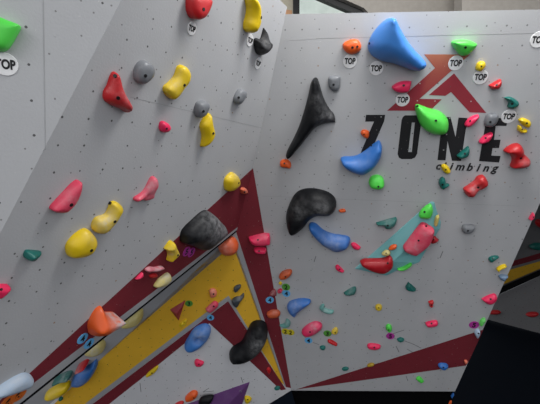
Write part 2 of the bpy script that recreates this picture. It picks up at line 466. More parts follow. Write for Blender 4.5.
for ch, x, y in (('c', 438.6, 167.0), ('l', 444.6, 166.2), ('i', 451.6, 166.4), ('m', 460, 167.6), ('b', 470, 167.0), ('i', 478.6, 167.6), ('n', 486, 168.8), ('g', 494.4, 170.2)):
    me = glyph(ch, .142, .95, .03, .2); p = C.px(x, y)
    o = link('letter', me, M_let, wC)
    o.matrix_world = Matrix(((C.r[0], C.u[0], C.n[0], 0), (C.r[1], C.u[1], C.n[1], 0), (C.r[2], C.u[2], C.n[2], 0), (0, 0, 0, 1)))
    w = C.world(p[0], p[1], .003); o.matrix_world.translation = Vector(w)

# ledge: dark plywood edge of the left wall's lower rim and the soffit going back to the middle wall
def quadmesh(name, faces, mat, parent=None):
    me = bpy.data.meshes.new(name); vs = []; fs = []
    for f in faces:
        fs.append(tuple(range(len(vs), len(vs)+len(f)))); vs += [tuple(map(float, v)) for v in f]
    me.from_pydata(vs, [], fs); me.update()
    return link(name, me, mat, parent)
e0, e1 = B.hit(*ledge(240)), B.hit(*ledge(-60))
dn = unit(np.cross(e1-e0, B.n)); dn = dn if dn[2] < 0 else -dn
th0, th1 = .035, .035
edge = quadmesh('plywood_edge', [(e0, e1, e1+dn*th1, e0+dn*th0), (e0+B.n*-.03, e1+B.n*-.03, e1+dn*th1-B.n*.03, e0+dn*th0-B.n*.03),
    (e0+dn*th0, e1+dn*th1, e1+dn*th1-B.n*.03, e0+dn*th0-B.n*.03), (e0, e0+dn*th0, e0+dn*th0-B.n*.03, e0-B.n*.03)], M_edge, wB)
def onD(p):   # straight back along the left wall's normal onto the middle wall
    t = ((D.P-p) @ D.n)/(-B.n @ D.n); return p - B.n*min(max(t, .02), 3.5)
q0, q1 = e0-B.n*.03, e1-B.n*.03
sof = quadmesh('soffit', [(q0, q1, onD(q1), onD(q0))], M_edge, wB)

# kick board and foot of the walls
k0, k1 = C.hit(291, 390.5), C.hit(455, 391.5)
pk = Plane(k0-C.n*.12, np.cross(k1-k0, [0, 0, 1]))
kb = quadmesh('kick_board', [(k0-C.n*.06, k1-C.n*.06, np.array([k1[0], k1[1]+.2, FLOOR-.4]), np.array([k0[0], k0[1]+.0, FLOOR-.4]))], M_kick, wC)
m0, m1 = D.hit(291, 390.5), D.hit(269, 404)
m2 = D.hit(190, 452)

# floor mat
bm = bmesh.new()
def box(name, x0, x1, y0, y1, z0, z1, mat, parent=None):
    bm = bmesh.new(); bmesh.ops.create_cube(bm, size=1)
    for v in bm.verts: v.co = Vector(((x0+x1)/2+v.co.x*(x1-x0), (y0+y1)/2+v.co.y*(y1-y0), (z0+z1)/2+v.co.z*(z1-z0)))
    me = bpy.data.meshes.new(name); bm.to_mesh(me); bm.free(); return link(name, me, mat, parent)
fl = struct(box('floor', -9, 16, -9, 16, FLOOR-.35, FLOOR-.03, M_mat))
# sloping mat edge in front of the middle wall
mm = quadmesh('mat_edge', [(D.hit(291.5, 390.5)+D.n*.01, D.hit(269, 404)+D.n*.01, D.hit(190, 452)+D.n*.01, D.hit(190, 452)+np.array([.6, -1.2, -.6]), D.hit(291.5, 390.5)+np.array([.25, -.8, -.45]))], M_mat, fl)

# second boulder beyond the right wall
G1, G2 = ray(480, 318), ray(540, 333)
G1 = G1*(FLOOR/G1[2]); G2 = G2*(FLOOR/G2[2])
gd = unit(G2-G1); gn = unit(np.array([gd[1], -gd[0], 0]));
if gn[1] > 0: gn = -gn
M_wallE = wall_mat('wall_grey_shaded', (.19, .19, .195), step=.2)  # wall grey darkened, the far wall's shade is put into the colour
M_scuff = flat_mat('rubber_scuff', (.19, .19, .195), .9)
M_seam = flat_mat('panel_seam', (.36, .365, .37), .8)
Elow = Plane(G1, np.cross(gd, np.array([0, 0, 1.])+gn*-.12))
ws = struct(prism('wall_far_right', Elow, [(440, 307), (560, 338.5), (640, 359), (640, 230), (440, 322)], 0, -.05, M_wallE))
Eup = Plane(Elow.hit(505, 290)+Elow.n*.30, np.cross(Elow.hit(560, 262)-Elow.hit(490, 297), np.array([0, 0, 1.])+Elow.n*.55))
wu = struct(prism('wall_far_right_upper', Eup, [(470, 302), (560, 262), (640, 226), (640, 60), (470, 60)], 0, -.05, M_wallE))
paint('yellow_stripe', Eup, [(470, 281), (530, 264), (640, 232), (640, 225), (530, 273), (470, 299)], M_yel, wu)
paint('red_stripe', Eup, [(470, 278), (530, 261.5), (640, 229), (640, 222), (530, 256), (470, 273)], M_red, wu)
paint('plywood_edge', Eup, [(470, 305.5), (640, 230), (640, 223.5), (530, 273), (470, 299.5)], M_edge, wu, .04)

# ------------------------------------------------------------------ building behind the top edge
M_plaster = flat_mat('plaster_beige', (.50, .46, .36), .8)
M_ceil = flat_mat('ceiling_plaster', (.345, .32, .285), .8)
M_frame = flat_mat('window_frame_black', (.012, .012, .012), .5)
M_brick = flat_mat('brick_orange', (.60, .33, .18), .8)
back = Plane(np.array([0, 8.5, 0]), np.array([.0, -1, 0]))
wb = struct(prism('wall_back', back, [(200, 40), (294, 40), (294, -90), (200, -90)], 0, -.2, M_plaster))
prism('brick_patch', back, [(270, 20), (292, 17), (292, 10.5), (284, 9.5), (270, 12)], .01, -.01, M_brick, wb)
m, nt, b = new_mat('window_glass_daylight', .2, .5)
b.inputs['Base Color'].default_value = (.3, .34, .33, 1)
n = N(nt, 'ShaderNodeTexNoise'); n.inputs['Scale'].default_value = 5; n.inputs['Detail'].default_value = 5; tcn = N(nt, 'ShaderNodeTexCoord'); nt.links.new(tcn.outputs['Object'], n.inputs['Vector'])
nt.links.new(mix(nt, n.outputs[0], (.30, .36, .33), (.62, .68, .64)), b.inputs['Emission Color']); b.inputs['Emission Strength'].default_value = 1.0
win = struct(prism('window_1', back, [(297, 40), (420, 40), (420, -90), (297, -90)], -.02, -.06, m))
fr = prism('window_frame', back, [(293, 40), (299.3, 40), (299.3, -90), (293, -90)], .06, -.06, M_frame, win)
rake = Plane(np.array([0, 7.6, 0]), np.array([.0, -1, 0]))
bm_ = struct(prism('trim_1', rake, [(310, -5.5), (358, 15), (366, 20), (392, 22), (350, 4), (322, -8)], 0, -.15, M_frame))
c1 = Plane(np.array([0, 7.4, 0]), np.array([.05, -1, 0]))
cl = struct(prism('ceiling', c1, [(328, -8), (364, 8), (385, 30), (470, 30), (470, -90), (300, -90), (310, -16)], 0, -.2, M_ceil))
c2 = Plane(np.array([0, 6.9, 0]), np.array([-.05, -1, 0]))
cl2 = struct(prism('wall_bulkhead', c2, [(462, 30), (660, 30), (660, -90), (462, -90)], 0, -.3, M_ceil))

rf = struct(box('shade_roof_right', 3.9, 15, 4.9, 14, -.35, -.2, M_ceil))  # hidden roof slab added to keep light off the far wall
# side of the right boulder, running back from its slanted edge
s0, s1, s2 = C.hit(455, 391.5), C.hit(540, 205), C.hit(628, 8)
bk = np.array([-.1, 2.6, 0])
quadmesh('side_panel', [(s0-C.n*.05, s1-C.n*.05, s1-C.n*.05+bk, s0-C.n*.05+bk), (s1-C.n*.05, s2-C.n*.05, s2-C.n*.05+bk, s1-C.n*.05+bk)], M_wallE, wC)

# unseen slab added on the right to block light from the far wall
struct(box('shade_blocker_right', 4.9, 11, 2.9, 3.1, FLOOR-.03, 3.2, M_wallE))
# joints between plywood sheets
def seam(pl, p, q, par, w=.006, mat=None):
    a, c = pl.px(*p), pl.px(*q); d = (c-a)/np.linalg.norm(c-a); t = np.array([-d[1], d[0]])*w/2
    prism2('panel_seam', pl, [a-t, c-t, c+t, a+t], .0012, .0004, mat or M_seam, par)
seam(C, (283, 40.5), (316, 38.5), wC, .012, M_wall); seam(C, (316, 38.5), (540, 33), wC, .005)
seam(C, (262, 196), (520, 206), wC, .004)
seam(B, (130, 97), (262, 128), wB, .004); seam(A, (43, -20), (45.5, 150), wA, .004)

for pts, par, pl in (([(405, 341), (413, 344), (421, 348)], wC, C), ([(407, 349), (412, 352), (417, 356)], wC, C), ([(396, 346), (399, 352)], wC, C), ([(404, 330), (392, 334)], wC, C),
                     ([(313, 342.5), (319, 344.5)], wC, C), ([(440, 258), (443, 251)], wC, C), ([(314, 262), (316, 256)], wC, C), ([(406, 376), (408, 381)], wC, C), ([(209, 388), (203, 392), (214, 391)], wD, D), ([(241, 377), (243, 383)], wD, D), ([(140, 383), (141, 392)], wD, D)):
    for a, c in zip(pts[:-1], pts[1:]): seam(pl, a, c, par, .011, M_scuff)
# ------------------------------------------------------------------ holds
GN = {'A': 'climbing holds on the far left wall', 'B': 'climbing holds on the left overhang', 'C': 'climbing holds on the right wall', 'D': 'climbing holds on the striped middle wall'}
def H(wall, color, h, bolt, label, s, **kw):
    pts = [tuple(map(float, q.split(','))) for q in s.split()]
    return make_hold(wall, color, h, bolt, label, pts, group=GN[wall], **kw)
# far left wall
H('A', 'green', .09, None, 'bright green angular hold cut by the left edge, above the largest TOP tag', '0,16 -14,16 -20,30 -12,48 1,52 9,49 17,36 21,28 20,24 8,19', sharp=(3,), power=.3)
make_tag('A', 5.3, 64.3, 'TOP', 'largest white TOP tag, under the bright green hold at the left edge', r=.068)
# left overhang, upper
H('B', 'red', .13, (201, 9), 'crimson rounded hold at the top edge with a TOP tag under it', '208,-6 195,-9 187,-5 185.5,8 188.5,17 193.5,19.7 201.5,17 209,8 212.5,0', tilt=(0, 5, .3), power=.3)
make_tag('B', 191.6, 28.3, 'TOP', 'white TOP tag under the crimson hold on the left overhang', r=.055)
H('B', 'yellow', .16, (258.7, 16.5), 'yellow crescent hold at the top right of the left overhang, two TOP tags below', '247,-6 246.5,1 248.2,8 247,15.6 243.5,23.4 243.8,30 249.5,33 254.7,30 260,20.8 260.8,13 260.4,3 255,-5', tilt=(5, 0, .2))
make_tag('B', 249.8, 40.3, 'TOP', 'foreshortened white TOP tag directly under the yellow crescent hold', r=.062)
make_tag('B', 257.8, 63.3, 'TOP', 'foreshortened white TOP tag under the small black horn hold', r=.065)
H('B', 'black', .15, None, 'small black horn shaped hold with curled upper tip near the wall corner', ridge=((257, 46), (264, 47), (269, 42), (270.3, 31)), s='254,40 258.5,38 264,39.3 267.8,33.4 270.2,27.8 273,35 272.6,46.4 268.8,52 263.2,55.3 257.6,53 254.5,46.4', sharp=(4,), chalk=((263, 44, 4, .25),))
H('B', 'grey', .09, (144, 75), 'grey blocky hold left of the large yellow bean, high on the left overhang', '141.7,60 149.5,61 155,67.5 153.4,76.6 144.3,84 136.5,83 133,76.6 135.2,66', wear=.05, power=.3)
H('B', 'yellow', .10, (183, 84.5), 'large yellow bean shaped hold between two grey holds', '179.4,65.5 186,64.6 191,71.4 189.7,80.5 183.2,88.3 176.8,96 170.3,99.6 163.4,93.5 162.5,87 169,81.8 175.3,75.3', chalk=((172, 82, 4, .35),), power=.3)
H('B', 'grey', .09, (239, 98), 'small grey hold furthest right on the left overhang, below the black horn hold', '240.4,88.5 247,91 244.3,98.7 238,104.5 233,102.6 234,96', wear=.05, power=.3)
H('B', 'red', .12, (117, 98), 'large red pear shaped hold with chalk specks, upper left of the overhang', ridge=((115, 76), (116, 90), (124, 104)), s='111.7,74 115.5,71.4 119.5,74 123,86 129,100 132,107 128.5,112.5 122,109 111,105.5 103,100 102.5,92 107,85', chalk=((120, 94, 5, .35), (126, 105, 3, .3)), bolts=((118.3, 77.5),), tilt=(0, 5, .3))
H('B', 'rose', .10, (70, 204), 'long pink blade shaped hold on the lower left overhang', '79,179.5 82.5,180.5 81,191 75.5,202 68,210 62,213 52,212.5 49,209 56,201 66,191 73,184', chalk=((66, 197, 6, .25),), sharp=(0,), power=.3)
H('B', 'rose', .09, None, 'narrow faded pink hold with a stepped lower edge, below the tiny bright pink hold', '152,176.6 157,176 158.6,183 155,191 153,197.5 145.6,200.8 139,200 134,201.8 133,198 140.4,193.5 145.6,188', chalk=((149, 189, 6, .5),), bumps=((146, 196, 3, -.4),))
H('B', 'pink', .07, (165.7, 128), 'small bright pink triangular hold in the middle of the left overhang', '161,120.8 167.7,122 171,126.8 167.7,132.5 161,132.5 158.6,127.3')
H('B', 'grey', .10, (202, 111), 'grey egg shaped hold just above the narrow yellow horn', '199,101 206,100 210,103 209,108.5 204,115.6 197,118 193.6,112 195.5,104.5', wear=.05, power=.3)
H('B', 'yellow', .12, (212, 133), 'narrow yellow horn hold tapering downwards, just below a grey hold', '208,114.3 212.6,113 213.6,122 215,131 212,137.7 206.6,143 200,146.8 202.2,136.4 199.6,124.7', sharp=(1, 6), tilt=(4, 3, .3))
H('B', 'yellow', .12, (237.5, 183), 'yellow egg shaped hold on the upper edge of the red stripe near the corner', '232.6,172 239,175.3 240.4,182.6 234,189.6 226,191.4 223.5,185.7 225,178', chalk=((235, 174, 3, .3),))
H('B', 'orange', .07, (244, 191.5), 'tiny orange hold high on the red stripe by the corner', '243,187 247,188.3 248,193 241.7,194 240,189.6', chalk=((244, 189, 2, .4),))
H('B', 'yellow', .10, (113, 221), 'bent yellow hold with a chalked bend, above the big yellow egg', '111.7,201.3 118,200.8 123.4,206.5 119.5,215.6 111.7,226 102.6,233.8 93.5,232.5 91,226 95,218 105,214.3 109,207.8', chalk=((104, 220, 6, .75),), bolts=((114, 206),))
H('B', 'yellow', .13, (90, 249), 'big yellow egg shaped hold on the lower left overhang', '87,228 96,235 97.4,243 91,253 80.5,257.7 69,258.4 65,253 66,244 75.3,233.8', chalk=((87, 237, 4, .25),))
H('B', 'teal', .07, None, 'teal ribbed fin hold on the lower left of the overhang', '26,249.4 41.5,250.6 37.7,256 31,261.5 23.4,258.4 23,253', sharp=(1,), bumps=((30, 254, 2, .5), (27, 259, 2, .4)))
H('B', 'pink', .08, (0.8, 289), 'bright pink hold cut by the left edge of the picture', '-6,284 9,283.6 11,287 2.6,296 -5,299 -10,290', sharp=(1,))
H('B', 'black', .27, None, 'huge black boulder shaped hold with chalked top over the red stripe', '179.5,241 182,231 192.3,220.8 205.3,210.4 213,210 221,217 228,224.7 226.6,231 218.3,238.5 208,246.5 201.4,250.4 192.3,246.8 182,244', chalk=((214, 220, 7, .6), (222, 228, 3, .3)))
H('B', 'yellow', .13, (176.5, 254), 'yellow hold with two horns on the red stripe, left of the huge black hold', '163.4,248.7 170.2,240.6 174,240 176.4,245 179.5,251 175.8,255.5 172,258.6 168.4,262 167,261 168.4,255.5 167,251', sharp=(0, 7), chalk=((169, 252, 2.5, .5), (178, 251, 2, .5)))
H('B', 'rose', .07, None, 'slender chalk covered pink hold on the red stripe', '144.2,269.7 148.6,266.6 154.8,267 162.2,265.4 164.7,267.2 162.2,269 154.8,271.6 148.6,272 145.5,272.4', chalk=((156, 268, 8, .9),))
H('B', 'red', .04, None, 'flat red hold just below the slender chalky pink one', '148.6,275.2 154.8,273 157.8,274.4 156,276.8 150.4,278.3')
H('B', 'pink', .05, None, 'slim bright pink sliver hold on the red stripe', '134.7,279.6 137.4,276.5 142.4,272 143.6,272.4 143,276 138.7,279', sharp=(0,))
H('B', 'paleyellow', .10, None, 'yellow hold rubbed white with chalk on the grey lip of the ledge', '153,286.5 158.5,279.4 164.7,274.5 169.6,272.2 171.5,274.5 171.3,278.5 168.4,282 163.4,286 158.5,287.4 154,287.8', chalk=((166, 277, 5, .6),), sharp=(0,))
H('B', 'orange', .24, None, 'big orange hold with a white chalked beak over the ledge', '88.8,333.8 87.8,326.4 91.5,318 99,308.8 105.5,305.4 110,311.5 123,312 125.3,315.3 124,320 115.7,326.4 104.5,333.8 97,336.6 90.6,336', chalk=((117, 315, 5, 1.0), (108, 317, 3, .4), (123, 314, 5, .7)), sharp=(4,), ridge=((95, 326), (107, 320), (121, 315)))
make_tag('B', 82.4, 338.4, '4', 'blue tag with a 4, upper of the pair under the big orange hold', 'blue', r=.058)
make_tag('B', 88.6, 343.2, '4', 'blue tag with a 4, lower of the pair under the big orange hold', 'blue', r=.058, z=.004)
H('B', 'paleblue', .10, None, 'long pale blue hold in the lower left corner over orange tags', '-6,391 10.4,379.5 23.4,372.5 31,373 33.8,378.2 28.6,386 18,391 8,395 -6,399 -16,398', chalk=((16, 383, 14, .5),), k=.1)
make_tag('B', 8, 402, '6', 'orange tag with a 6 at the bottom edge under the pale blue hold', 'orange', r=.066)
make_tag('B', 18, 394.5, '6', 'orange tag with a 6, right of the pair under the pale blue hold', 'orange', r=.066, z=.004)
make_tag('B', 186.4, 251.4, '5', 'purple tag with a 5, left of the pair below the huge black hold', 'purple', r=.068)
make_tag('B', 191, 252.2, '5', 'purple tag with a 5, right of the pair below the huge black hold', 'purple', r=.068, z=.004)

# striped middle wall
H('D', 'orange', .16, None, 'orange ball shaped hold under the tip of the ledge', '228.5,235.7 235,237.8 238.6,244 237.8,251 233,255.3 226,256 220.3,252.5 218,246 220.5,239', chalk=((227, 245, 6, .35),), k=.2)
H('D', 'paleyellow', .15, None, 'yellow half moon hold under the ledge on the grey border, beside the big orange hold', '121,326.5 128.6,317 141.6,308.5 143.5,313.4 142.6,320 138,325.5 128.6,328.6', chalk=((136, 318, 6, .3),), k=.2)
H('D', 'paleyellow', .15, None, 'cream yellow chalky hold under the ledge beneath the blue 4 tags', '84.7,353.5 90,345 98,338.5 104.5,340.6 106,346.3 103.7,352.7 98,356.6 91.8,357', chalk=((97, 347, 6, .75),), k=.2)
H('D', 'blue', .16, None, 'large dark blue leaf shaped hold under the ledge', '71,386 73,378 80,371 90,364.5 96.4,358.4 98,363.8 95,373.3 88.6,382.8 82.3,387.2 76,387.5', sharp=(4,), chalk=((84, 378, 7, .35),), k=.2)
H('D', 'red', .24, None, 'worn red hold resting above the large dark blue leaf hold', '74.6,371.5 82.3,362.5 87,359.8 89.5,363 84,368.3 76,373', chalk=((82, 366, 3, .5),), k=.2)
H('D', 'teal', .20, None, 'teal hold with a chalky end beside the dark blue leaf hold', '51.6,384.5 57,378 67,371.5 73,370.7 72.6,377 65,379 57,384 52.6,385.8', chalk=((68, 376, 4, .7),), k=.2)
H('D', 'yellow', .17, None, 'yellow hold lowest of the cluster under the ledge', '44.3,397 50.6,389.5 61.7,383 69.6,380.2 71.2,386 68,392.3 60,397.8 50.6,401', chalk=((57, 391, 5, .2),), k=.2)
H('D', 'teal', .05, None, 'tiny teal hold peeking out below the lowest yellow cluster hold', '58.5,398.8 61,396.4 63.4,397.6 63,400.2 60,401.4')
def pyramid(pl, pts, apex, h, name, mat, label, cat, group, bolt=None, off=0., extra=None):
    P = [pl.px(*p) for p in pts]; a = pl.px(*apex)
    root = empty_at(name, pl.world(a[0], a[1], off), pl)
    ar = sum(P[i][0]*P[(i+1) % len(P)][1]-P[(i+1) % len(P)][0]*P[i][1] for i in range(len(P)))
    if ar < 0: P = P[::-1]
    me = bpy.data.meshes.new('body'); n = len(P)
    vs = [(p[0]-a[0], p[1]-a[1], 0.) for p in P] + [(p[0]-a[0]-(p[0]-a[0])*.02, p[1]-a[1]-(p[1]-a[1])*.02, .012) for p in P]
    fs = [tuple(range(n))[::-1]] + [(i, (i+1) % n, n+(i+1) % n, n+i) for i in range(n)]
    if extra is None:
        vs.append((0, 0, h)); fs += [(n+i, n+(i+1) % n, 2*n) for i in range(n)]
    else:   # a ridge between two summits
        b = pl.px(*extra[0]); vs.append((0, 0, h)); vs.append((b[0]-a[0], b[1]-a[1], extra[1]))
        pa, pb = np.array([0, 0.]), b-a
        near = [0 if np.linalg.norm(np.array(v[:2])-pa) < np.linalg.norm(np.array(v[:2])-pb) else 1 for v in vs[:n]]
        for i in range(n):
            j = (i+1) % n
            fs.append((n+i, n+j, 2*n+near[i]))
            if near[i] != near[j]: fs.append((n+j, 2*n+near[j], 2*n+near[i]))
    me.from_pydata([tuple(map(float, v)) for v in vs], [], fs); me.update()
    bo = link('body', me, mat, root)
    bv = bo.modifiers.new('bevel', 'BEVEL'); bv.width = min(.006, h*.06); bv.segments = 2
    if bolt:
        for (x, y, hh) in bolt:
            p = pl.px(x, y)-a; bb = bmesh.new(); bmesh.ops.create_cone(bb, cap_ends=True, segments=16, radius1=.03, radius2=.028, depth=.02)
            mb = bpy.data.meshes.new('bolt'); bb.to_mesh(mb); bb.free(); o = link('bolt', mb, M_steel, root); o.location = (p[0], p[1], hh)
    tag(root, label, cat, group); return root
pyramid(D, [(170, 309.3), (185.6, 299.7), (178.8, 320.5)], (178, 310), .10, 'climbing_hold', hold_mat('hold_maroon', (.32, .02, .03), .5), 'dark red three sided pyramid hold on the yellow stripe', 'climbing hold', GN['D'])
make_tag('D', 189, 303.4, '3', 'green tag with a 3 beside the dark red pyramid hold', 'green', r=.063)
make_tag('D', 210.4, 317.4, '4', 'blue tag with a 4 on the tip of the inner red chevron', 'blue', r=.063)
H('D', 'salmon', .07, (213.5, 293.5), 'small salmon red hold on the yellow stripe, above the chalky pink one', '209.4,289.5 214,288 217,292.3 215.9,297 210.3,297.8', chalk=((212, 291, 3, .3),))
H('D', 'rose', .07, (214, 306), 'chalky pink hold at the apex of the inner chevron', '205.3,309.3 214,300.6 218.6,303.4 216.8,308 210.3,313', sharp=(0,), chalk=((209, 307, 4, .4),))
H('D', 'slate', .06, None, 'dark grey curved hold, upper and smaller of two on the yellow stripe', '233.5,288.5 236.3,285 241,284 241,287.6 237.2,292.3 234.4,292.6')
H('D', 'slate', .08, None, 'dark grey curved hold, lower and larger of two on the yellow stripe', '231.6,300.6 235.3,297 240,296 243.7,292.6 244.3,296 240,303.4 237.2,307.7 233.5,306', chalk=((240, 297, 2, .3),))
H('D', 'yellow', .035, None, 'rough yellow hold lost on the yellow stripe below the pyramid hold', '179,325 183,320 187,318.5 186,324.5 181,327.5', bumps=((182, 323, 1, .8), (185, 320, 1, .8)))
H('D', 'blue', .17, None, 'blue oval hold with a pale chalked hollow on the white panel', '184.5,347 188.4,338 195,327.6 205.3,323 211,327.6 210,336.7 202.7,347 193.6,352.8 187,352.2', chalk=((201, 334, 5, .6), (208, 328, 3, .3)), bumps=((199, 337, 3, -.5),), k=.25, mat=hold_mat('hold_midblue', (.055, .21, .60), .42))
H('D', 'pink', .06, (199, 364), 'small hot pink hold below the blue oval hold', '196.2,358.7 200,360 204,362.6 201.4,367 196.2,367 194.4,362.6')
H('D', 'black', .28, None, 'large black kidney shaped hold over the red chevron leg', '229.2,358.7 232.6,352 241.7,344.5 247,332.8 252,322.4 260,319.8 266.4,323.7 267.7,335.4 262.5,348.4 254.7,357.4 244.3,363.4 234,364.5 230,362.6', chalk=((258, 336, 5, .45), (255, 345, 4, .25)), k=.25)
H('D', 'yellow', .05, (152, 372.5), 'thin yellow hold on the white panel below the inner red stripe', '145.6,377 148,373 157.3,365.2 158.6,367 154.7,373 148,377.5', sharp=(0,))
H('D', 'orange', .09, (194, 397), 'orange egg shaped hold at the left corner of the purple volume', '185,400.8 186,396.4 192.3,390 197,390.4 198,395 193.6,400.3 188.4,402')
M_purple = hold_mat('volume_purple', (.15, .055, .20), .6, .3, .1)
pyramid(D, [(178, 407), (250, 381.5), (226, 452)], (216, 410), .16, 'climbing_volume', M_purple, 'purple triangular volume at the bottom edge', 'climbing volume', 'climbing volumes', bolt=[(240.5, 389.5, .035)])
H('D', 'black', .10, None, 'black hold mounted on the purple volume', '198.4,404.4 200.8,397.5 206.5,394.8 213.8,394.5 213,400 208.9,405 203,409', off=.06, chalk=((206, 403, 1.5, .9),))
H('D', 'red', .07, None, 'red hold cut by the bottom edge left of the orange egg hold', '175,405 181,400.6 184,402.5 180,408')
H('D', 'yellow', .06, (248, 399.2), 'small yellow knob right of the purple volume', '244.3,396.4 248,395.4 251.7,399 248,403.8 244.6,402.6')
H('D', 'teal', .05, None, 'small dark green hold near the foot of the red chevron leg', '274.3,388.6 277,385.5 280.2,386.5 279.5,389.4 275.6,390.4')
H('D', 'red', .04, None, 'small red hold lying on the red chevron leg', '266.5,369 269,367 271,370.4 269,374.3')
H('D', 'pink', .13, (258.6, 239.6), 'pink block hold on the red stripe at the corner, upper of two', '248.6,237.5 255.7,235 264,232.6 269.4,232.6 270.3,237.8 269.8,244.3 265,245.6 258.4,246.2 252,244.3', sharp=(0, 3), chalk=((262, 236, 5, .25),), k=.3, power=.3)
H('D', 'pink', .09, (259.3, 250.4), 'small pink hold on the red stripe right under the pink block', '253.8,248.2 257.5,246.8 264,247.2 266.4,249.5 265,253.8 257.5,254.2 254,251.8', k=.3)
H('D', 'darkred', .06, None, 'dark red worn hold on the red stripe above a blue 4 tag', '268.5,296 272,291 275.2,288.3 276.5,292 276.5,296 273.3,296', sharp=(0, 2), chalk=((272, 292, 2.5, .5),))
make_tag('D', 269.8, 299.9, '4', 'blue tag with a 4 on the red stripe below a dark red hold', 'blue', r=.068)
H('D', 'rust', .08, None, 'rusty orange oval hold on the lower right of the red stripe', '266.5,313.3 271.7,309.3 278.5,309.3 280.5,313.3 277.5,317.5 269,318.3', chalk=((274, 311, 3, .15),))

# right wall, upper
H('C', 'black', .20, None, 'long black tusk shaped hold pointing up and down on the right wall', '314.5,77.4 317.7,79.2 323.6,98.7 329,109 334,115.6 335.3,123.4 325,124.7 315.8,128.6 308,137.7 299,149.4 289.9,158.6 286,155.4 293.8,139 300.3,123.4 307,100 311,82', ridge=((315, 82), (318, 102), (311, 122), (289, 155)), chalk=((326, 115, 6, .3), (316, 98, 4, .2)), bolts=(), k=.25, sharp=(5,))
H('C', 'grey', .07, (333.5, 84.7), 'small grey square hold right of the tip of the black tusk', '328,76.6 338,75.3 340.5,78 339.2,88.3 334,91 328,87', power=.3)
H('C', 'orange', .08, (352, 47.5), 'orange round hold with a side nib, leftmost TOP tag of the right wall beneath', '342.6,43.6 349.6,39 357.4,39 361.3,45.5 358.7,52 351,54.5 344.4,50.6', bolts=((358, 46.5),))
make_tag('C', 350, 61, 'TOP', 'white TOP tag below the orange round hold')
make_tag('C', 376.4, 68.2, 'TOP', 'white TOP tag below the giant blue hold')
H('C', 'skyblue', .34, None, 'giant sky blue saddle shaped hold, biggest on the right wall', '367.6,47 370.6,37 378.7,26 387.6,18.7 394.3,17.7 398,22.4 404,32.8 414.3,47.6 426.2,60.2 426.2,65.4 420.3,71 412.9,70.2 395,64 381.7,61 371.3,55', k=.2, ridge=((391, 21), (394, 32), (399, 44), (408, 55), (419, 64)), bolts=((371, 44.5),))
H('C', 'green', .14, (465, 47), 'green wedge hold near the top edge with a TOP tag under it', '451,42.9 454.5,40.3 465,39.5 474,41.6 477,45.5 470,53.2 462.3,55.8 455.8,50.6', tilt=(0, -5, .25), k=.25, power=.3)
make_tag('C', 455.7, 63, 'TOP', 'white TOP tag on the orange top of the logo under the green wedge')
H('C', 'yellow', .07, (481, 66.5), 'small yellow hold with a TOP tag touching its lower edge', '475.3,66.2 478,61.8 484.4,61 485.7,66.2 480.5,71.4 475.8,70')
make_tag('C', 480.4, 77, 'TOP', 'white TOP tag below the small yellow hold near the logo')
H('C', 'red', .09, (496.5, 84.7), 'red beak shaped hold right of the logo', '488.3,85.7 497.4,80.5 501.3,78.7 501.8,84.4 498,89.6 491.4,89.6', sharp=(0, 2), k=.2)
H('C', 'teal', .09, (512, 104), 'teal three pointed hold at the upper right', '503.6,97.3 511,96.4 519,101 518.5,106 512.3,109 507.8,107 508.5,102', sharp=(0,))
make_tag('C', 538.3, 39.6, 'TOP', 'white TOP tag cut by the right edge of the picture')
H('C', 'pink', .10, (403.5, 84.6), 'crimson pink wedge hold at the left foot of the logo with a TOP tag', '391.6,88 395.6,83.4 403,80.6 411.4,80.6 410,88 406.8,92.7 397.5,93', sharp=(3,), k=.25, power=.3)
make_tag('C', 402.6, 99.6, 'TOP', 'white TOP tag on the lower left of the red logo')
H('C', 'green', .17, (435.5, 120), 'large neon green hold covering the letters between O and N', '414.8,109 416.9,104 428.6,107.8 441.6,111.7 448.6,119.5 448,131 441.6,135 431,133.8 420.8,126', k=.25, bolts=((418.5, 107),))
H('C', 'pink', .08, (470.5, 121), 'bright pink almond hold on the letter N', '464.4,124.7 468.8,118.2 478,114.3 479.2,117 474,123.4 467.5,127.3')
H('C', 'grey', .09, (490, 121.5), 'grey rounded hold on the top of the letter E', '484.4,118.2 488.3,113 497.4,112.5 498.7,118.2 494.8,124.7 488.3,127.3 483.6,124.7', power=.3)
make_tag('C', 508.7, 116.3, 'TOP', 'white TOP tag touching the top arm of the letter E')
H('C', 'yellow', .07, (526.5, 123), 'yellow hold, upper of the pair at the right edge', '518,119.5 523.4,117.7 531,120.8 531,126 527.3,127.6 520.8,123.6')
H('C', 'yellow', .06, (521.5, 129), 'yellow hooked hold, lower of the pair at the right edge', '517.2,124.9 520.4,125 523.2,129 527.3,129 527.3,132.5 520.8,133.2 517,130')
H('C', 'pink', .08, (486, 138.2), 'bright pink almond hold on the middle arm of the letter E', '478.4,141.6 484.4,135 492,132 493,135 488.3,141.6 481,144')
H('C', 'red', .14, (521, 158), 'large bright red hourglass hold at the right edge', '503,150.6 511.7,144 519.5,142.9 523.4,148 524.7,153.2 530.6,159.7 528.6,166 519.5,168.8 510.4,168 512.2,161 510.4,155', chalk=((523, 161, 3, .45),), k=.25, bumps=((518, 157, 3, -.25),))
H('C', 'teal', .08, (464.5, 153.5), 'teal pointed hold on the foot of the letter N', '456.4,155.8 463.6,149.4 468.8,146 469.6,152 467,157 459.7,159', sharp=(0,), k=.2)
H('C', 'yellow', .06, (445.5, 169.5), 'yellow almond hold hiding a letter of the small lettering', '440.8,166 444,163.6 448,166 450.6,171.4 447.3,174 442.9,171.4')
H('C', 'teal', .08, (442.3, 184), 'teal hook shaped hold below the small lettering', '438.4,183 441,176.6 444.7,178 446.2,183 449.4,184.4 446.8,187 441.6,189.6')
